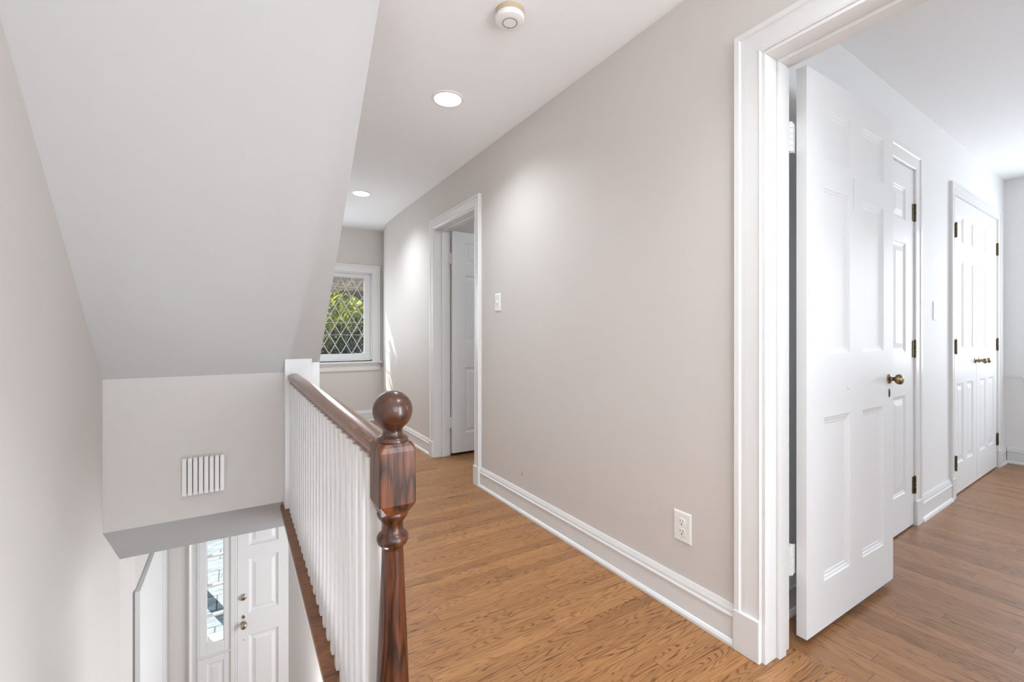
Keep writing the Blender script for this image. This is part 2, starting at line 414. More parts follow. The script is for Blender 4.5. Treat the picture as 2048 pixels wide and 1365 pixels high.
# ------------------------------------------------------------------ landing edge and stairs
bm = bmesh.new()
prism(bm, [(.30, 0), (.30, -.03), (.245, -.03), (.238, -.024), (.238, -.006), (.244, 0)], 'y', .975, YK)
prism(bm, [(.975, 0), (1.03, 0), (1.036, -.006), (1.036, -.024), (1.03, -.03), (.975, -.03)], 'x', XL, .238)
ln = link('trim_1', bm, M_nose); struct(ln, 'dark oak landing edge strip under the white balusters', 'floor edge')
lf_ = boxes('trim_2', [(.246, .2499, 1.0, 2.83, -.075, -.031)], M_trim); struct(lf_, 'thin white board beneath the dark landing edge', 'trim')
bm = bmesh.new()
N = 13; rise = -ZF / N; run = .215
for i in range(1, N):
    y0 = 1.0 + (i - 1) * run
    box(bm, XL, .249, y0, y0 + run + .025, -i * rise - .03, -i * rise)
    box(bm, XL, .249, y0 + run - .005, y0 + run + .012, -(i + 1) * rise, -i * rise - .03)
st = link('stairs', bm, M_nose); struct(st, 'flight of oak stairs going down to the front door', 'stairs')

# boxed white post at the end of the railing
ep = boxes('trim_3', [(.258, .415, 3.15, YK, 0, .95), (.415, XE, 3.168, YK, 0, .925)], M_trim, bevel=.002)
struct(ep, 'white boxed half post where the handrail ends', 'post')

# ------------------------------------------------------------------ railing
rail = empty('stair_railing', (.31, 1.05, 0))
tag(rail, 'stair railing with white balusters, brown handrail and turned newel post', 'railing')
def child(o): o.parent = rail; o.matrix_parent_inverse = Matrix.Translation((-.31, -1.05, 0)); return o
bm = bmesh.new()
prof = [(.287, .797), (.333, .797), (.336, .806), (.331, .812), (.344, .822), (.347, .834), (.343, .845), (.333, .8525), (.322, .856), (.31, .857), (.298, .856), (.287, .8525), (.277, .845), (.273, .834), (.276, .822), (.289, .812), (.284, .806)]
prism(bm, prof, 'y', 1.094, 3.15)
child(link('handrail', bm, M_rail, smooth=True, autos=35))
balu = []
bm = bmesh.new(); box(bm, .277, .311, -.017, .017, 0, .80)
b0 = link('baluster', bm, M_trim, bevel=.004)
b0.location = (0, 1.145, 0); child(b0)
for k in range(1, 24):
    c = b0.copy(); C.objects.link(c); c.location = (0, 1.145 + .0835 * k, 0)
# newel
NX, NY = .315, 1.05
bm = bmesh.new()
hw = .043
rings = []
def sqring(bm, w, z, ch): 
    p = [(w, -w + ch), (w, w - ch), (w - ch, w), (-w + ch, w), (-w, w - ch), (-w, -w + ch), (-w + ch, -w), (w - ch, -w)]
    return [bm.verts.new((NX + x, NY + y * 1.04, z)) for x, y in p]
for w, z, ch in ((.030, .684, .014), (.036, .697, .010), (.043, .716, .003), (.043, .838, .003), (.041, .849, .006), (.036, .857, .010)):
    rings.append(sqring(bm, w, z, ch))
for a, b in zip(rings, rings[1:]):
    for i in range(8): bm.faces.new((a[i], a[(i + 1) % 8], b[(i + 1) % 8], b[i]))
bm.faces.new(rings[0]); bm.faces.new(rings[-1])
nw = child(link('newel_post', bm, M_newel, bevel=.003))
T = Matrix.Translation((NX, NY, 0))
bm = bmesh.new()
lathe(bm, [(.045, 0), (.045, .10), (.047, .11), (.0445, .13), (.042, .20), (.0375, .29), (.033, .40), (.0275, .53), (.0245, .600), (.0245, .606), (.029, .611), (.0345, .616), (.037, .623), (.0365, .631), (.033, .637), (.0285, .640),
           (.0255, .645), (.0245, .655), (.0245, .664), (.029, .672), (.0335, .678), (.036, .683), (.036, .690), (.030, .697)], 40, T)
child(link('turned_shaft', bm, M_shaft, smooth=True, autos=50))
bm = bmesh.new()
P = [(.036, .855), (.0365, .859), (.0355, .864), (.031, .868), (.026, .870), (.0235, .874), (.0225, .880), (.024, .887)]
cz, R = .9285, .0465
for i in range(-10, 13):
    a = i * PI / 24
    if cz + R * math.sin(a) > .892: P.append((R * math.cos(a), cz + R * math.sin(a)))
P.append((0, cz + R))
lathe(bm, P, 44, T)
child(link('ball_finial', bm, M_ball, smooth=True, autos=60))

# ------------------------------------------------------------------ hall trim
MH = frame_matrix((XW, 0, 0), (0, 1, 0), (-1, 0, 0))
def base_run(name, runs, M, label, prof=BASE, mat=M_trim):
    bm = bmesh.new()
    for a, b in runs: run_profile(bm, prof, a, b)
    return struct(link(name, bm, mat, M=M), label, 'baseboard')
base_run('baseboard_right', [(O1[1] + .094, O2[0] - .08), (-1.8, O1[0] - .1)], MH, 'white moulded baseboard along the long hall wall')
bm = bmesh.new()
pts = [(XW, O2[1] + .09)] + arc[:-1]
prev = None
for i, p in enumerate(pts):
    q = Vector((pts[min(i + 1, len(pts) - 1)][0] - pts[max(i - 1, 0)][0], pts[min(i + 1, len(pts) - 1)][1] - pts[max(i - 1, 0)][1])).normalized()
    nx, ny = -q.y, q.x
    ring = [bm.verts.new((p[0] + nx * d, p[1] + ny * d, z)) for d, z in BASE]
    if prev:
        for k in range(len(ring)): bm.faces.new((prev[k], prev[(k + 1) % len(ring)], ring[(k + 1) % len(ring)], ring[k]))
    else: bm.faces.new(ring)
    prev = ring
bm.faces.new(prev)
struct(link('baseboard_curve', bm, M_trim), 'white baseboard past the far doorway, following the curved wall', 'baseboard')
MF = frame_matrix((0, YF, 0), (1, 0, 0), (0, -1, 0))
base_run('baseboard_far', [(XE, 1.62)], MF, 'white baseboard under the leaded window')

def doorway_trim(n, O, M, label, prof, plinth, depth, hinge_side=None, room=True):
    a0, a1, h = O
    root = empty('trim_%d' % n); struct(root, label, 'door frame')
    bm = bmesh.new(); casing(bm, prof, a0, a1, h, plinth)
    link('casing', bm, M_trim, root, M=M)
    wdt = prof[-1][0]
    for s in (0, 1):
        x0, x1 = (a0 - wdt - .002, a0 + .0) if s == 0 else (a1, a1 + wdt + .002)
        boxes('plinth_block', [(x0, x1, 0, .030, 0, plinth)], M_trim, root, bevel=.003, M=M)
    # jamb lining with stop
    bm = bmesh.new()
    t = .012
    box(bm, a0, a0 + t, -depth, .012, 0, h - t); box(bm, a1 - t, a1, -depth, .012, 0, h - t); box(bm, a0, a1, -depth, .012, h - t, h)
    sy0, sy1 = -depth + .042, -depth + .085
    box(bm, a0 + t, a0 + t + .012, sy0, sy1, 0, h - t - .012); box(bm, a1 - t - .012, a1 - t, sy0, sy1, 0, h - t - .012); box(bm, a0 + t, a1 - t, sy0, sy1, h - t - .012, h - t)
    link('jamb', bm, M_trim, root, bevel=.002, M=M)
    if room:
        bm = bmesh.new(); casing(bm, [(s + .012, -depth - d) for s, d in CASN], a0, a1, h, 0)
        link('room_side_casing', bm, M_trim, root, M=M)
    return root
doorway_trim(4, (O1[0], O1[1], O1[2]), MH, 'wide white door frame of the near right doorway', CASW, .142, XJ - XW)
doorway_trim(5, (O2[0], O2[1], O2[2]), MH, 'white door frame of the far doorway in the hall wall', CASN, .142, XJ - XW)

# ------------------------------------------------------------------ doors
def knob(parent, M, r=.0225, stand=.035, mat=M_brass, ros=.021, name='doorknob'):
    """local z points out of the door"""
    bm = bmesh.new()
    lathe(bm, [(ros, 0), (ros, .003), (ros * .8, .006), (.009, .008), (.008, .014), (.009, stand - r * .72), (r * .5, stand - r * .62), (r * .82, stand - r * .42), (r * .98, stand - r * .12), (r, stand + r * .1), (r * .93, stand + r * .32), (r * .72, stand + r * .52), (r * .38, stand + r * .64), (0, stand + r * .68)], 24, M)
    return link(name, bm, mat, parent, smooth=True, autos=50)
def out_m(p, out):
    z = Vector(out).normalized(); x = Vector((0, 0, 1)); y = z.cross(x)
    M = Matrix.Identity(4)
    for i in range(3): M[i][0] = x[i]; M[i][1] = y[i]; M[i][2] = z[i]; M[i][3] = p[i]
    return M
def six(w, st, mu, rows):
    pw = (w - 2 * st - mu) / 2
    return [(x0, x0 + pw, a, b) for x0 in (st, st + pw + mu) for a, b in rows]
def hinge_knuckle(parent, x, y, z0, z1, r, mat, M=None, leafs=()):
    bm = bmesh.new(); n = 5; hh = (z1 - z0) / n
    for i in range(n):
        T_ = Matrix.Translation((x, y, z0 + i * hh))
        b2 = bmesh.new(); lathe(b2, [(r * .9, .0006), (r, .0014), (r, hh - .0014), (r * .9, hh - .0006)], 14, T_)
        me = bpy.data.meshes.new('t'); b2.to_mesh(me); b2.free(); bm.from_mesh(me); bpy.data.meshes.remove(me)
    b2 = bmesh.new(); lathe(b2, [(r * .5, -.004), (r * .75, -.002), (r * .6, 0), (r * .6, z1 - z0), (r * .75, z1 - z0 + .002), (r * .4, z1 - z0 + .005)], 12, Matrix.Translation((x, y, z0)))
    me = bpy.data.meshes.new('t'); b2.to_mesh(me); b2.free(); bm.from_mesh(me); bpy.data.meshes.remove(me)
    for l in leafs: box(bm, *l)
    return link('hinge', bm, mat, parent, M=M)

ROWS = [(.20, .80), (1.038, 1.65), (1.76, 1.949)]
# door_1: near bedroom door, open against the closet wall
bm = bmesh.new(); X1 = 1.712
door_slab(bm, .762, 2.036, .034, [(.127, .338, a - .026, b - .026) for a, b in ROWS] + [(.452, .660, a - .026, b - .026) for a, b in ROWS], FLAT)
d1 = link('door_1', bm, M_door, M=Matrix.Translation((X1, .79, .026)), bevel=.0015)
struct(d1, 'white six-panel door standing open just inside the near right doorway', 'door')
k = knob(d1, out_m((2.43, .79, .914), (0, -1, 0))); k['label'] = 'round aged brass doorknob'
bm = bmesh.new(); lathe(bm, [(.010, 0), (.010, .002), (.008, .003), (0, .003)], 20, Matrix.Translation((2.43, .79, .852)) @ Matrix.Diagonal((.62, 1, 1.9, 1)) @ Matrix.Rotation(PI / 2, 4, 'X'))
kp = link('keyhole_plate', bm, M_hinge, d1); kp['label'] = 'small oval keyhole plate'
bm = bmesh.new(); box(bm, 2.428, 2.432, .7865, .789, .842, .862); link('keyhole', bm, M_slot, kp)
for z in (1.815, .30):
    hinge_knuckle(d1, 1.688, .832, z - .052, z + .052, .0085, M_trim, leafs=[(1.689, 1.712, .829, .8335, z - .052, z + .052), (1.655, 1.688, .829, .833, z - .052, z + .052)])
boxes('paint_drip', [(2.082, 2.086, .7885, .790, 1.60, 1.73)], M_door, d1, bevel=.001)
bm = bmesh.new(); lathe(bm, [(.006, 0), (.006, .0015), (.003, .003), (0, .003)], 14, out_m((2.035, .79, .90), (0, -1, 0))); link('paint_bump', bm, M_door, d1, smooth=True)

# door_2: far hall door, open into the side room
bm = bmesh.new()
door_slab(bm, .765, 2.02, .034, six(.765, .125, .115, [(a - .026, b - .026) for a, b in ROWS]), RAISED)
d2 = link('door_2', bm, M_door, M=Matrix.Translation((1.664, 3.72, .026)), bevel=.0015)
struct(d2, 'white six-panel door ajar inside the far hall doorway', 'door')
for z in (1.80, .30):
    hinge_knuckle(d2, 1.652, 3.748, z - .05, z + .05, .0075, M_trim, leafs=[(1.652, 1.664, 3.745, 3.749, z - .05, z + .05)])

# closet doors (in the closet wall frame)
CROWS = [(.215, .765), (1.01, 1.62), (1.75, 1.93)]
def closet_leaf(n, u0, u1, label, st, mu, hinge_u, hinge_dir, knob_u=None):
    bm = bmesh.new(); w = u1 - u0
    door_slab(bm, w, 2.045, .034, six(w, st, mu, [(a - .01, b - .01) for a, b in CROWS]), RAISED)
    o = link('door_%d' % n, bm, M_door, M=MB @ Matrix.Translation((u0, .003, .010)) @ Matrix.Diagonal((1, -1, 1, 1)), bevel=.0012)
    struct(o, label, 'door')
    for z in (1.812, 1.024, .237):
        h = hinge_knuckle(o, hinge_u, .009 if hinge_dir > 0 else .0195, z - .048, z + .048, .006, M_hinge, M=MB,
            leafs=[(hinge_u, hinge_u + .027, .003, .0075, z - .048, z + .048), (hinge_u - .027, hinge_u, .003, .0075, z - .048, z + .048)] if hinge_dir > 0 else [(hinge_u, hinge_u + .022, .0175, .0215, z - .048, z + .048), (hinge_u + .016, hinge_u + .022, .003, .0215, z - .048, z + .048)])
        h['label'] = 'dark aged brass hinge'
    if knob_u is not None:
        p = MB @ Vector((knob_u, .003, .912)); q = (MB.to_3x3() @ Vector((0, 1, 0)))
        k = knob(o, out_m(p, q), r=.019, stand=.052, ros=.02); k['label'] = 'small round aged brass doorknob'
    return o
closet_leaf(3, D1[0] + .004, D1[1] - .004, 'white six-panel closet door partly hidden behind the open door', .13, .11, D1[1], 1)
mid = 2.735
closet_leaf(4, D2[0] + .004, mid - .002, 'nearer leaf of the narrow white double closet doors', .098, .095, D2[0] + .003, -1, 2.685)
closet_leaf(5, mid + .002, D2[1] - .004, 'farther leaf of the narrow white double closet doors', .098, .095, D2[1], 1, 2.80)
def closet_trim(n, D, prof, label, pl=True):
    root = empty('trim_%d' % n); struct(root, label, 'door frame')
    bm = bmesh.new(); casing(bm, prof, D[0], D[1], DH, 0); link('casing', bm, M_trim, root, M=MB)
    w = prof[-1][0]
    boxes('plinth_block', [(D[0] - w, D[0], 0, .022, 0, .142)], M_trim, root, bevel=.002, M=MB)
    boxes('plinth_block', [(D[1], D[1] + w, 0, .022, 0, .142)], M_trim, root, bevel=.002, M=MB)
    bm = bmesh.new(); t = .003
    box(bm, D[0], D[0] + t, -.1, .004, 0, DH); box(bm, D[1] - t, D[1], -.1, .004, 0, DH); box(bm, D[0], D[1], -.1, .004, DH - .004, DH)
    link('jamb', bm, M_trim, root, M=MB)
CASC = [(0, 0), (0, .010), (.004, .014), (.012, .012), (.05, .014), (.066, .014), (.07, .019), (.095, .019), (.098, .015), (.098, 0)]
CASC2 = [(s * .72, d) for s, d in CASC]
closet_trim(6, D1, CASC, 'white frame round the single closet door')
closet_trim(7, D2, CASC2, 'white frame round the double closet doors')
base_run('baseboard_bedroom', [(D1[1] + .098, D2[0] - .072), (D2[1] + .072, 3.665), (-.36, D1[0] - .098)], MB, 'white baseboard between the two closet door frames')
base_run('baseboard_bedroom_far', [(-3.1, 1.02)], frame_matrix((XB, 0, 0), (0, 1, 0), (-1, 0, 0)), 'white baseboard on the far bedroom wall')
# bedroom window at the right edge
w3 = empty('window_3'); struct(w3, 'bedroom window just past the right edge with its white sill end showing', 'window')
MW3 = frame_matrix((XB, 0, 0), (0, 1, 0), (-1, 0, 0))
boxes('sill', [(W3[0] - .13, .925, 0, .075, .735, .762)], M_trim, w3, bevel=.006, M=MW3)
boxes('apron', [(W3[0] - .09, .87, 0, .018, .65, .735)], M_trim, w3, bevel=.003, M=MW3)
bm = bmesh.new(); casing(bm, CAS, W3[0], W3[1], W3[3], .762); link('casing', bm, M_trim, w3, M=MW3)
ym = (W3[0] + W3[1]) / 2
boxes('sash', [(W3[0], W3[0] + .06, -.09, -.05, W3[2], W3[3]), (W3[1] - .06, W3[1], -.09, -.05, W3[2], W3[3]), (W3[0], W3[1], -.09, -.05, W3[2], W3[2] + .07), (W3[0], W3[1], -.09, -.05, W3[3] - .06, W3[3]), (W3[0], W3[1], -.09, -.05, 1.40, 1.45), (ym - .012, ym + .012, -.085, -.055, W3[2], W3[3])], M_trim, w3, M=MW3)
boxes('pane', [(W3[0], W3[1], -.071, -.067, W3[2], W3[3])], M_glass, w3, M=MW3)
w4 = empty('window_4'); struct(w4, 'wide bedroom window outside the view', 'window')
boxes('sash', [(WB[0], WB[0] + .06, -3.25, -3.2, WB[2], WB[3]), (WB[1] - .06, WB[1], -3.25, -3.2, WB[2], WB[3]), (WB[0], WB[1], -3.25, -3.2, WB[2], WB[2] + .06), (WB[0], WB[1], -3.25, -3.2, WB[3] - .06, WB[3]), (3.57, 3.63, -3.25, -3.2, WB[2], WB[3])], M_trim, w4)

# ------------------------------------------------------------------ leaded window at the end of the hall
w1 = empty('window_1', (1.035, YF, 0)); struct(w1, 'leaded diamond-pane window at the end of the hall', 'window')
def ch(o, r): o.parent = r; o.matrix_parent_inverse = Matrix.Translation(-Vector(r.location)); return o
bm = bmesh.new()
def rect_frame(bm, x0, x1, z0, z1, prof, y):   # picture-frame moulding, outward
    def path(s, d): return [(x0 - s, y - d, z0 - s), (x0 - s, y - d, z1 + s), (x1 + s, y - d, z1 + s), (x1 + s, y - d, z0 - s)]
    P = [[bm.verts.new(p) for p in path(s, d)] for s, d in prof]; n = len(P)
    for k in range(4):
        for i in range(n):
            bm.faces.new((P[i][k], P[i][(k + 1) % 4], P[(i + 1) % n][(k + 1) % 4], P[(i + 1) % n][k]))
casing(bm, CAS, WX0, WX1, WZ1, WZ0 - .01); ch(link('casing', bm, M_trim, M=MF), w1)
ch(boxes('sill', [(WX0 - .125, WX1 + .122, -.02, .055, WZ0 - .035, WZ0 - .010)], M_trim, bevel=.005, M=MF), w1)
bm = bmesh.new(); run_profile(bm, [(0, .645), (.014, .645), (.018, .66), (.018, .70), (.022, .715), (.022, .74), (0, .74)], WX0 - .1, WX1 + .10); ch(link('apron', bm, M_trim, M=MF), w1)
bm = bmesh.new()
t = .012
box(bm, WX0, WX0 + t, YF, YF + .14, WZ0, WZ1); box(bm, WX1 - t, WX1, YF, YF + .14, WZ0, WZ1); box(bm, WX0, WX1, YF, YF + .14, WZ1 - t, WZ1); box(bm, WX0, WX1, YF - .0, YF + .16, WZ0 - .01, WZ0 + .012)
ch(link('jamb', bm, M_trim), w1)
GX0, GX1, GZ0, GZ1 = .685, 1.385, .862, 1.822
bm = bmesh.new(); y0, y1 = YF + .035, YF + .075
box(bm, WX0 + t, GX0, y0, y1, WZ0 + .012, WZ1 - t); box(bm, GX1, WX1 - t, y0, y1, WZ0 + .012, WZ1 - t); box(bm, GX0, GX1, y0, y1, WZ0 + .012, GZ0); box(bm, GX0, GX1, y0, y1, GZ1, WZ1 - t)
ch(link('sash', bm, M_trim, bevel=.004), w1)
ch(boxes('pane', [(GX0 - .005, GX1 + .005, YF + .054, YF + .057, GZ0 - .005, GZ1 + .005)], M_glass), w1)
bm = bmesh.new()   # lead came lattice of diamonds
dw, dh, cw = .132, .236, .0038
def strip(bm, p, q, w, yc):
    d = Vector((q[0] - p[0], q[1] - p[1])); L_ = d.length
    if L_ < .004: return
    d /= L_; n = Vector((-d.y, d.x)) * w
    vs = []
    for yy in (yc - .003, yc + .003):
        for (a, s) in ((p, 1), (p, -1), (q, -1), (q, 1)):
            vs.append(bm.verts.new((a[0] + n.x * s, yy, a[1] + n.y * s)))
    for f in ((0, 1, 2, 3), (7, 6, 5, 4), (0, 4, 5, 1), (1, 5, 6, 2), (2, 6, 7, 3), (3, 7, 4, 0)): bm.faces.new([vs[i] for i in f])
for sgn in (1, -1):
    for k in range(-12, 24):
        # line: x = xs + sgn*(z-GZ0)*dw/dh
        xs = GX0 + .02 + k * dw
        zlo, zhi = GZ0, GZ1
        sl_ = sgn * dw / dh
        za = (GX0 - xs) / sl_ + GZ0; zb = (GX1 - xs) / sl_ + GZ0
        lo, hi = min(za, zb), max(za, zb)
        zlo = max(zlo, lo); zhi = min(zhi, hi)
        if zhi - zlo > .01:
            strip(bm, (xs + sl_ * (zlo - GZ0), zlo), (xs + sl_ * (zhi - GZ0), zhi), cw, YF + .0505)
for z in (1.10, 1.255):
    strip(bm, (GX0, z), (GX1, z), .0022, YF + .046)
ch(link('lead_lattice', bm, M_lead), w1)

# ------------------------------------------------------------------ foyer: front wall, sidelight, front door
SX0, SX1, SZ0, SZ1 = -.241, -.104, -1.758, -.66
DFX0, DFX1 = 0.002, .91
wfr = boxes('wall_front', [(XL - .15, -.29, YD, YD + .15, ZF, -.15), (-.29, -.02, YD, YD + .15, ZF, SZ0 - .02), (-.29, SX0 - .012, YD, YD + .15, SZ0 - .02, -.15), (SX1 + .012, -.02, YD, YD + .15, SZ0 - .02, -.15), (SX0 - .012, SX1 + .012, YD, YD + .15, SZ1, -.15),
                           (-.02, .93, YD, YD + .15, -.60, -.15), (.93, 2.6, YD, YD + .15, ZF, -.15), (-.02, 2.6, 5.1, YD + .15, -.15, 0)], M_wall)
struct(wfr, 'foyer wall around the front door at the foot of the stairs', 'wall')
boxes('wall_foyer_right', [(2.5, 2.65, .9, 5.1, ZF, -.15), (.35, 2.6, .88, .95, ZF, -.04)], M_wall)
struct(bpy.data.objects['wall_foyer_right'], 'foyer wall out of sight to the right', 'wall')
w2 = empty('window_2', (-.17, YD, ZF)); struct(w2, 'narrow sidelight window left of the front door', 'window')
MD = frame_matrix((0, YD, 0), (1, 0, 0), (0, -1, 0))
bm = bmesh.new()
box(bm, -.292, SX0, 0, .030, -1.86, -.35); box(bm, SX1, -.052, 0, .030, -1.86, -.35); box(bm, SX0, SX1, 0, .030, -1.86, SZ0)
box(bm, SX0 - .012, SX1 + .012, -.13, 0, SZ0 - .014, SZ0); box(bm, SX0 - .012, SX0, -.13, 0, SZ0, SZ1); box(bm, SX1, SX1 + .012, -.13, 0, SZ0, SZ1)
ch(link('frame', bm, M_trim, M=MD, bevel=.003), w2)
bm = bmesh.new()
for z in (-.960, -1.235, -1.51): box(bm, SX0, SX1, -.012, .022, z - .010, z + .010)
for (a, b) in ((SX0, SX0 + .006), (SX1 - .006, SX1)): box(bm, a, b, -.012, .026, SZ0, SZ1)
box(bm, SX0, SX1, -.012, .026, SZ0, SZ0 + .008)
ch(link('glazing_bars', bm, M_trim, M=MD, bevel=.002), w2)
ch(boxes('pane', [(SX0, SX1, -.006, -.002, SZ0, SZ1)], M_glass, M=MD), w2)
bm = bmesh.new(); run_profile(bm, [(0, -1.885), (.030, -1.885), (.034, -1.878), (.044, -1.868), (.044, -1.858), (0, -1.858)], -.296, -.050)
ch(link('ledge', bm, M_trim, M=MD), w2)
bm = bmesh.new()
door_slab(bm, .242, .765, .03, [(.055, .19, .10, .71)], RAISED)
ch(link('lower_panel', bm, M_trim, M=Matrix.Translation((-.292, YD - .03, ZF))), w2)
t8 = empty('trim_8'); struct(t8, 'white pilaster trim between foyer wall and sidelight', 'trim')
bm = bmesh.new()
prof = [(-.375, 0), (-.375, .020), (-.366, .026), (-.356, .020), (-.350, .018), (-.330, .020), (-.322, .026), (-.312, .024), (-.306, .034), (-.292, .036), (-.292, 0)]
prism(bm, prof, 'z', ZF, -.32); link('casing', bm, M_trim, t8, M=MD)
boxes('mullion', [(-.052, -.020, 0, .040, ZF, -.33), (-.020, .0, -.02, .030, ZF, -.33)], M_trim, t8, bevel=.004, M=MD)
boxes('stop', [(-.02, .014, -.12, -.056, ZF, -.585), (.90, .93, -.12, -.056, ZF, -.585), (-.02, .93, -.12, -.056, -.61, -.585)], M_trim, t8, M=MD)
boxes('head', [(.0, .93, -.02, .030, -.585, -.5), (.913, .93, -.02, .03, ZF, -.585)], M_trim, t8, M=MD)
bm = bmesh.new()
DZ = ZF + .01
fr = [(-2.44 - DZ, -1.80 - DZ), (-1.585 - DZ, -1.058 - DZ), (-.935 - DZ, -.74 - DZ)]
door_slab(bm, .906, 2.045, .04, [(.096, .346, a, b) for a, b in fr] + [(.56, .81, a, b) for a, b in fr], [(0, 0), (.006, .008), (.014, .010), (.020, .013), (.03, .013), (.058, .004)])
d6 = link('door_6', bm, M_door, M=Matrix.Translation((DFX0 + .002, YD - .012, DZ)), bevel=.0015)
struct(d6, 'white panelled front door at the foot of the stairs', 'door')
yd = YD - .012
bm = bmesh.new(); lathe(bm, [(.031, 0), (.031, .006), (.026, .012), (.020, .014), (.018, .024), (.012, .027), (0, .027)], 28, out_m((.050, yd, -1.417), (0, -1, 0)))
o = link('deadbolt', bm, M_chrome, d6, smooth=True, autos=40); o['label'] = 'round satin nickel deadbolt'
bm = bmesh.new(); lathe(bm, [(.017, 0), (.017, .004), (.013, .006), (.011, .004), (0, .004)], 24, out_m((.053, yd, -1.607), (0, -1, 0)) @ Matrix.Diagonal((1.25, .85, 1, 1)))
o = link('keyhole_plate', bm, M_chrome, d6, smooth=True, autos=40); o['label'] = 'small oval metal keyhole ring'
o = knob(d6, out_m((.053, yd, -1.672), (0, -1, 0)), r=.028, stand=.05, mat=M_chrome, ros=.03); o['label'] = 'round satin nickel doorknob'
bm = bmesh.new(); lathe(bm, [(.0045, 0), (.0045, .001), (0, .001)], 12, out_m((.053, yd, -1.827), (0, -1, 0))); link('screw_hole', bm, M_slot, d6)
for z in (-1.21, -1.29):
    bm = bmesh.new(); lathe(bm, [(.003, 0), (.003, .001), (0, .001)], 10, out_m((.40, yd, z), (0, -1, 0))); link('nail_hole', bm, M_seam, d6)
bm = bmesh.new()
box(bm, -.5695, -.541, 3.775, 4.985, ZF, -.582)
d7 = link('trim_9', bm, M_door, bevel=.002)
struct(d7, 'tall plain white panel along the left foyer wall', 'wall panel')
boxes('edge_bead', [(-.541, -.534, 4.80, 4.82, ZF, -.585), (-.541, -.528, 4.965, 4.985, ZF, -.585)], M_trim, d7)

bm = bmesh.new(); prism(bm, [(XL - .01, 3.672), (XL, 3.672), (-.57, 3.80), (-.57, YD), (XL - .01, YD)], 'z', ZF, -.30)
struct(link('wall_foyer_left', bm, M_wall), 'left foyer wall behind the tall white panel', 'wall')

# ------------------------------------------------------------------ small fittings
def plate(root, w, h, M):
    bm = bmesh.new()
    R = []
    for s, d in ((0, 0), (0, .003), (.006, .0062)):
        R.append([bm.verts.new((x, d, z)) for x, z in ((-w / 2 + s, -h / 2 + s), (w / 2 - s, -h / 2 + s), (w / 2 - s, h / 2 - s), (-w / 2 + s, h / 2 - s))])
    for a, b in zip(R, R[1:]):
        for i in range(4): bm.faces.new((a[i], a[(i + 1) % 4], b[(i + 1) % 4], b[i]))
    bm.faces.new(R[-1]); bm.faces.new(R[0])
    return link('cover_plate', bm, M_plas, root, M=M, bevel=.0015)
def at(y, z): return MH @ Matrix.Translation((y, 0, z))
ou = empty('power_outlet'); tag(ou, 'white duplex power outlet low on the hall wall above the baseboard', 'outlet')
Mo = at(1.153, .340); plate(ou, .082, .122, Mo)
for dz in (.0195, -.0195):
    bm = bmesh.new()
    ring = []
    for i in range(28):
        a = 2 * PI * i / 28; ring.append((max(-.0165, min(.0165, .0175 * math.cos(a))), max(-.0145, min(.0145, .0175 * math.sin(a))) + dz))
    prism(bm, ring, 'y', .005, .0085)
    rc = link('receptacle', bm, M_plas, ou, M=Mo)
    bm = bmesh.new()
    box(bm, -.0075, -.0055, .0083, .0088, dz + .001, dz + .0095); box(bm, .0055, .0075, .0083, .0088, dz + .0015, dz + .0085)
    b2 = [(.0028 * math.cos(2 * PI * i / 12), -.0075 + dz + .0028 * math.sin(2 * PI * i / 12)) for i in range(12)]
    prism(bm, b2, 'y', .0083, .0088)
    link('slots', bm, M_slot, rc, M=Mo)
bm = bmesh.new(); lathe(bm, [(.003, 0), (.003, .001), (.001, .0018), (0, .0018)], 12, Mo @ Matrix.Translation((0, .0062, 0)) @ Matrix.Rotation(-PI / 2, 4, 'X')); link('screw', bm, M_plas, ou)

sw = empty('light_switch'); tag(sw, 'white toggle light switch on the hall wall beside the far doorway', 'light switch')
Ms = at(2.632, 1.325); plate(sw, .075, .122, Ms)
boxes('toggle_surround', [(-.007, .007, .005, .0075, -.013, .013)], M_plas, sw, M=Ms)
bm = bmesh.new(); prism(bm, [(.006, -.009), (.006, .006), (.018, .012), (.019, .006), (.010, -.008)], 'x', -.0045, .0045); link('toggle', bm, M_plas, sw, M=Ms)
for z in (.030, -.030):
    bm = bmesh.new(); lathe(bm, [(.003, 0), (.003, .001), (0, .0015)], 10, Ms @ Matrix.Translation((0, .0062, z)) @ Matrix.Rotation(-PI / 2, 4, 'X')); link('screw', bm, M_seam, sw)

s2 = empty('wall_plate'); tag(s2, 'flat white painted wall plate between the two closet doors', 'wall plate')
plate(s2, .072, .118, MB @ Matrix.Translation((1.735, 0, 1.255)))
bm = bmesh.new(); box(bm, 1.728, 1.742, .005, .008, 1.240, 1.270); link('rocker', bm, M_plas, s2, M=MB)

# slatted chime cover on the knee wall
cc = empty('chime_cover', (-.169, YK, .268)); tag(cc, 'white slatted chime cover on the low wall under the sloped ceiling', 'chime cover')
MK = frame_matrix((0, YK, 0), (1, 0, 0), (0, -1, 0))
x0, x1, z0, z1 = -.272, -.066, .158, .378
pit = (x1 - x0 + .006) / 8; swd = pit - .006
bm = bmesh.new()
box(bm, x0 + .004, x0 + .012, 0, .031, z0 + .01, z1 - .01)
ch(link('side_bracket', bm, M_plas, M=MK), cc)
bm = bmesh.new(); box(bm, x1 - .012, x1 - .004, 0, .031, z0 + .01, z1 - .01)
ch(link('side_bracket', bm, M_plas, M=MK), cc)
ch(boxes('rails_and_gap_shade', [(x0 + .012, x1 - .012, .0, .0205, zz - .006, zz + .006) for zz in (z0 + .045, z0 + .105, z0 + .165)] + [(x0 + .012, x1 - .012, 0, .018, z0 + .014, z1 - .014)], paint('taupe rails and gap shade', (.36, .335, .30), .6), M=MK), cc)  # taupe plate paints the shade between slats; the rails are real parts
bm = bmesh.new()
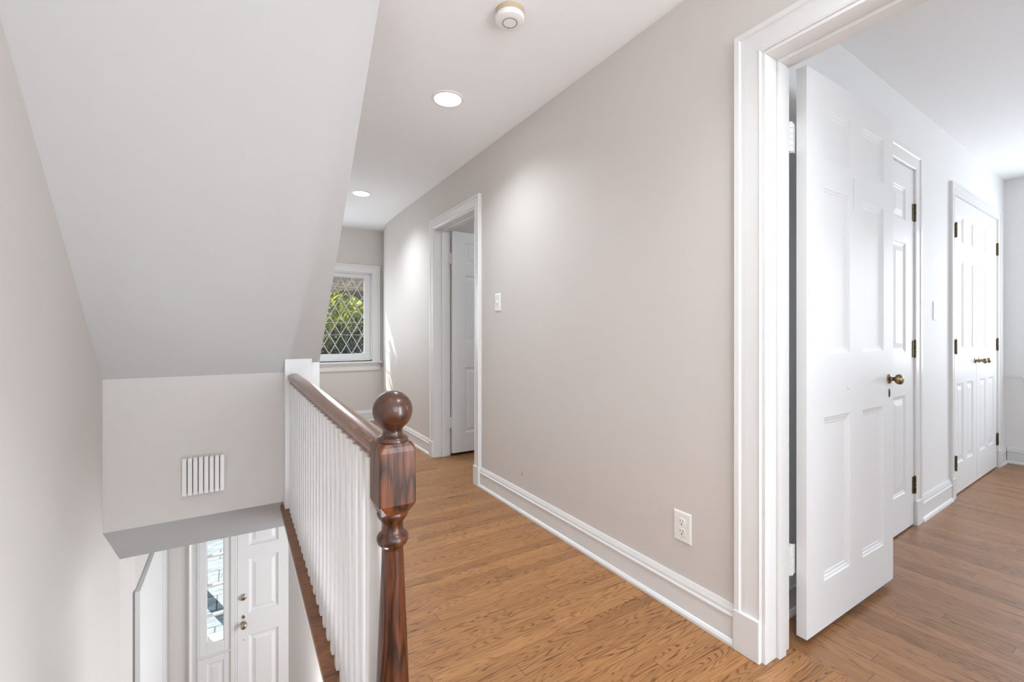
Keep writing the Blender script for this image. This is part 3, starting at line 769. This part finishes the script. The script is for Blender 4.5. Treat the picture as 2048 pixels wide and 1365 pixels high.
P_ = [(0.0, z1 - .002), (.030, z1), (.038, z1 - .012), (.038, z0 + .006), (.032, z0), (.030, z0), (.030, z0 + .006), (.0315, z1 - .016), (.026, z1 - .008), (0, z1 - .009)]
prism(bm, P_, 'x', -swd / 2, swd / 2)
s0 = link('slat', bm, M_plas, M=Matrix.Diagonal((1, -1, 1, 1)), bevel=.0008)
for k in range(8):
    o = s0 if k == 0 else s0.copy()
    if k: C.objects.link(o)
    o.location = (x0 + swd / 2 + k * pit, YK, 0); ch(o, cc)

# smoke detector
sd = empty('smoke_detector', (.957, 1.565, CZ)); tag(sd, 'round white smoke detector on the hall ceiling', 'smoke detector')
def addl(name, prof, mat, root, seg=48, autos=35, caps=True):
    bm = bmesh.new(); lathe(bm, prof, seg, caps=caps); return link(name, bm, mat, root, smooth=True, autos=autos)
o = addl('mounting_base', [(.056, -.021), (.0585, -.019), (.0595, 0), (.0, 0)], M_tan, sd); o['label'] = 'yellowed plastic mounting ring'
addl('body', [(0, -.047), (.030, -.047), (.050, -.046), (.058, -.042), (.0605, -.036), (.0605, -.025), (.058, -.0205), (0, -.0205)], M_plas, sd)
addl('vent_ring', [(.027, -.0472), (.027, -.0482), (.032, -.0482), (.032, -.0472)], M_seam, sd, caps=False)
bm = bmesh.new(); lathe(bm, [(.0025, -.0484), (.0025, -.046), (0, -.046)], 12, Matrix.Translation((.010, .028, 0))); link('indicator', bm, M_slot, sd)

# recessed lights
def downlight(loc, label):
    r = empty('recessed_downlight', loc); tag(r, label, 'recessed light', 'recessed ceiling lights')
    addl('trim_ring', [(.073, -.002), (.076, -.006), (.090, -.004), (.092, 0), (.073, 0), (.073, -.002)], M_plas, r, caps=False)
    addl('lens', [(0, -.0015), (.073, -.0015), (.073, -.0005), (0, -.0005)], M_led, r)
    return r
downlight((1.013, 2.33, CZ), 'larger lit recessed ceiling light, nearer to the viewer')
downlight((1.0, 4.325, CZ), 'smaller lit recessed ceiling light, nearer the leaded window')

# ------------------------------------------------------------------ outdoors
def ground_mat():
    m, nt, b = new_mat('bluestone paving'); L = nt.links
    tc = nt.nodes.new('ShaderNodeTexCoord')
    br = nt.nodes.new('ShaderNodeTexBrick'); br.inputs['Scale'].default_value = 1.0; br.inputs['Mortar Size'].default_value = .009
    br.inputs['Brick Width'].default_value = .5; br.inputs['Row Height'].default_value = .42
    br.inputs['Color1'].default_value = (.20, .235, .265, 1); br.inputs['Color2'].default_value = (.30, .33, .35, 1); br.inputs['Mortar'].default_value = (.05, .05, .045, 1)
    n = nt.nodes.new('ShaderNodeTexNoise'); n.inputs['Scale'].default_value = 3.5; n.inputs['Detail'].default_value = 5; n.inputs['Distortion'].default_value = 1.2
    mp = nt.nodes.new('ShaderNodeMapping'); mp.inputs['Scale'].default_value = (1, 3, 1)
    r = nt.nodes.new('ShaderNodeValToRGB'); r.color_ramp.elements[0].position = .3; r.color_ramp.elements[0].color = (.45, .5, .55, 1); r.color_ramp.elements[1].position = .7; r.color_ramp.elements[1].color = (1.25, 1.25, 1.2, 1)
    mx = nt.nodes.new('ShaderNodeMix'); mx.data_type = 'RGBA'; mx.blend_type = 'MULTIPLY'; mx.inputs['Factor'].default_value = 1
    L.new(tc.outputs['Object'], br.inputs['Vector']); L.new(tc.outputs['Object'], mp.inputs['Vector']); L.new(mp.outputs[0], n.inputs['Vector']); L.new(n.outputs['Fac'], r.inputs['Fac'])
    L.new(br.outputs['Color'], mx.inputs[6]); L.new(r.outputs['Color'], mx.inputs[7]); L.new(mx.outputs[2], b.inputs['Base Color'])
    b.inputs['Roughness'].default_value = .7
    return m
M_stone = ground_mat()
pv = boxes('ground_paving', [(-8, 8, 5.16, 14, -2.86, -2.80)], M_stone); struct(pv, 'pale bluestone paving seen through the sidelight', 'paving')
M_lf1 = leaf_mat('sunlit yellow-green leaves', (.16, .18, .035), (.55, .55, .13))
M_lf2 = leaf_mat('dark green leaves', (.012, .018, .010), (.11, .13, .08))
M_bark = paint('bark', (.09, .065, .045), .9, .3, 30)
def plant(name, label, cat, loc, blobs, n, size, mat, trunk):
    root = empty(name, loc); tag(root, label, cat)
    bm = bmesh.new()
    for _ in range(n):
        c, r = random.choice(blobs)
        while True:
            p = Vector((random.uniform(-1, 1), random.uniform(-1, 1), random.uniform(-1, 1)))
            if .35 < p.length < 1: break
        p = Vector((c[0] + p.x * r[0], c[1] + p.y * r[1], c[2] + p.z * r[2]))
        R_ = Matrix.Rotation(random.uniform(0, 6.28), 3, 'Z') @ Matrix.Rotation(random.uniform(-1.2, 1.2), 3, 'X')
        s = size * random.uniform(.6, 1.3)
        q = [Vector((0, -s, 0)), Vector((.42 * s, -.15 * s, .08 * s)), Vector((0, s, -.1 * s)), Vector((-.42 * s, -.15 * s, .08 * s))]
        bm.faces.new([bm.verts.new(p + R_ @ v) for v in q])
    me = bpy.data.meshes.new('foliage'); bm.to_mesh(me); bm.free(); me.materials.append(mat)
    f = bpy.data.objects.new('foliage', me); C.objects.link(f); f.parent = root
    bm = bmesh.new(); lathe(bm, [(.09, 0), (.07, trunk * .5), (.04, trunk)], 10); link('trunk', bm, M_bark, root, smooth=True)
    return root
plant('garden_tree', 'sunlit yellow-green tree outside the leaded window', 'tree', (1.75, 10.2, -2.8), [((0, 0, 4.35), (.75, .7, .5)), ((-.5, .1, 4.0), (.6, .6, .6)), ((.5, .1, 4.2), (.6, .5, .4))], 1500, .085, M_lf1, 4.0)
plant('garden_shrub', 'dark leafy shrub low outside the leaded window', 'shrub', (1.35, 8.6, -2.8), [((0, 0, 3.3), (1.3, .7, .75)), ((.8, .1, 3.7), (.7, .6, .65)), ((-.6, .1, 3.55), (.6, .6, .6)), ((.2, 0, 2.0), (1.2, .8, 1.2))], 5200, .055, M_lf2, 2.6)
plant('garden_tree', 'tall dark tree further back outside the leaded window', 'tree', (2.9, 11.8, -2.8), [((0, 0, 3.6), (1.8, .7, 1.3)), ((-1.4, 0, 3.2), (1.0, .7, 1.1))], 4200, .075, M_lf2, 4.2)
plant('garden_tree', 'added unseen evergreen shaping the sun patch, left of the leaded window', 'tree', (-.47, 8.2, -2.8), [((0, 0, 6.6), (.86, .6, 1.5)), ((0, 0, 5.6), (.86, .6, 1.2))], 7000, .11, M_lf2, 6.5)  # unseen tree added to narrow the sun patch on the hall wall
# roof edge of the building across the garden
m, nt, b = new_mat('brown roof shingles')
tc = nt.nodes.new('ShaderNodeTexCoord'); br = nt.nodes.new('ShaderNodeTexBrick'); br.inputs['Scale'].default_value = 1; br.inputs['Brick Width'].default_value = .3; br.inputs['Row Height'].default_value = .14; br.inputs['Mortar Size'].default_value = .012
br.inputs['Color1'].default_value = (.13, .085, .05, 1); br.inputs['Color2'].default_value = (.22, .15, .09, 1); br.inputs['Mortar'].default_value = (.03, .02, .015, 1)
nt.links.new(tc.outputs['Object'], br.inputs['Vector']); nt.links.new(br.outputs['Color'], b.inputs['Base Color']); b.inputs['Roughness'].default_value = .9
hs = empty('garden_house', (2.0, 13.2, -2.8)); tag(hs, 'brown shingled roof edge outside, at the top of the leaded window', 'house')
bm = bmesh.new(); prism(bm, [(-.5, 4.95), (3.0, 7.4), (3.0, 7.5), (-.5, 5.10)], 'x', -3.5, 4.5); link('roof', bm, m, hs)
bm = bmesh.new(); box(bm, -3, 4, 0, 3, 0, 5.2); link('wall', bm, paint('grey siding', (.28, .29, .30), .8), hs)

# ------------------------------------------------------------------ lights
def lamp(kind, name, loc, rot, e, col=(1, 1, 1), **k):
    l = bpy.data.lights.new(name, kind); l.energy = e; l.color = col
    for a, v in k.items(): setattr(l, a, v)
    o = bpy.data.objects.new(name, l); C.objects.link(o); o.location = loc; o.rotation_euler = rot
    return o
WARM = (.91, .98, 1.06); DAY = (.92, .98, 1.06)
for i, (x, y, k) in enumerate(((1.013, 2.33, 1), (1.0, 4.325, 1.45), (1.0, .33, 1))):
    lamp('SPOT', 'downlight_beam', (x, y, CZ - .012), (0, 0, 0), 47 * k, WARM, spot_size=math.radians(135), spot_blend=1.0, shadow_soft_size=.065)
lamp('SPOT', 'stair_fill_beam', (-.02, .70, CZ - .012), Vector((-.42, 1.6, -2.3)).to_track_quat('-Z', 'Y').to_euler(), 8, WARM, spot_size=math.radians(84), spot_blend=1.0, shadow_soft_size=.1)  # added fill for the left stair wall; no fixture here
lamp('AREA', 'daylight_bedroom', ((WB[0] + WB[1]) / 2, -3.19, 1.4), (PI / 2, 0, 0), 27, DAY, shape='RECTANGLE', size=2.5, size_y=1.3)
lamp('AREA', 'daylight_bedroom_side', (XB - .01, .1, 1.43), (PI / 2, 0, PI / 2), 20, DAY, shape='RECTANGLE', size=1.2, size_y=1.25)
lamp('AREA', 'hall_rear_fill', (.45, -1.78, 1.5), (PI / 2, 0, 0), 24, (.90, .98, 1.08), shape='RECTANGLE', size=1.4, size_y=1.3)  # added fill behind the viewer; the rear wall has no window
lamp('AREA', 'side_fill', (1.49, -.95, 1.0), (PI / 2, 0, math.radians(62)), 74, (.90, .98, 1.08), shape='RECTANGLE', size=.8, size_y=1.7)  # added fill from the right; no door opening stands here
lamp('POINT', 'stair_low_fill', (.15, 1.45, -.32), (0, 0, 0), 13, WARM, shadow_soft_size=.06)  # added low fill for the stairwell wall, without a step fixture
lamp('AREA', 'daylight_hall_end', (.90, YF - .03, 1.35), (-PI / 2, 0, 0), 7, DAY, shape='RECTANGLE', size=.45, size_y=.95)
lamp('AREA', 'foyer_fill', (2.45, 3.3, -1.5), (PI / 2, 0, PI / 2), 62, (.93, .98, 1.04), shape='RECTANGLE', size=1.5, size_y=1.7)  # added fill for the foyer; no window is built on that side
lamp('POINT', 'side_room_lamp', (2.7, 2.6, 2.2), (0, 0, 0), 9, WARM, shadow_soft_size=.1)
d = Vector((.366, -1, -.92)).normalized()
sun = lamp('SUN', 'sun', (0, 20, 20), d.to_track_quat('-Z', 'Y').to_euler(), 9, (1, .96, .88), angle=math.radians(.6))

w = bpy.data.worlds.new('sky'); S.world = w; w.use_nodes = True
bg = w.node_tree.nodes['Background']; bg.inputs[0].default_value = (.72, .85, 1.0, 1); bg.inputs[1].default_value = 1.1

# ------------------------------------------------------------------ camera
cam = bpy.data.cameras.new('camera'); co = bpy.data.objects.new('camera', cam); C.objects.link(co)
cam.sensor_width = 36; cam.sensor_fit = 'HORIZONTAL'; cam.lens = 890 / 2048 * 36; cam.shift_y = -14 / 2048; cam.clip_start = .02
co.location = (0, 0, 1.11); co.rotation_euler = (PI / 2, 0, -.5535)
S.camera = co
S.view_settings.view_transform = 'Standard'; S.view_settings.look = 'None'; S.view_settings.gamma = 1; S.view_settings.exposure = 0.42
S.view_settings.use_curve_mapping = False
S.cycles.use_denoising = True
S.cycles.max_bounces = 10; S.cycles.diffuse_bounces = 6; S.cycles.glossy_bounces = 4; S.cycles.transparent_max_bounces = 12
S.cycles.sample_clamp_indirect = 6
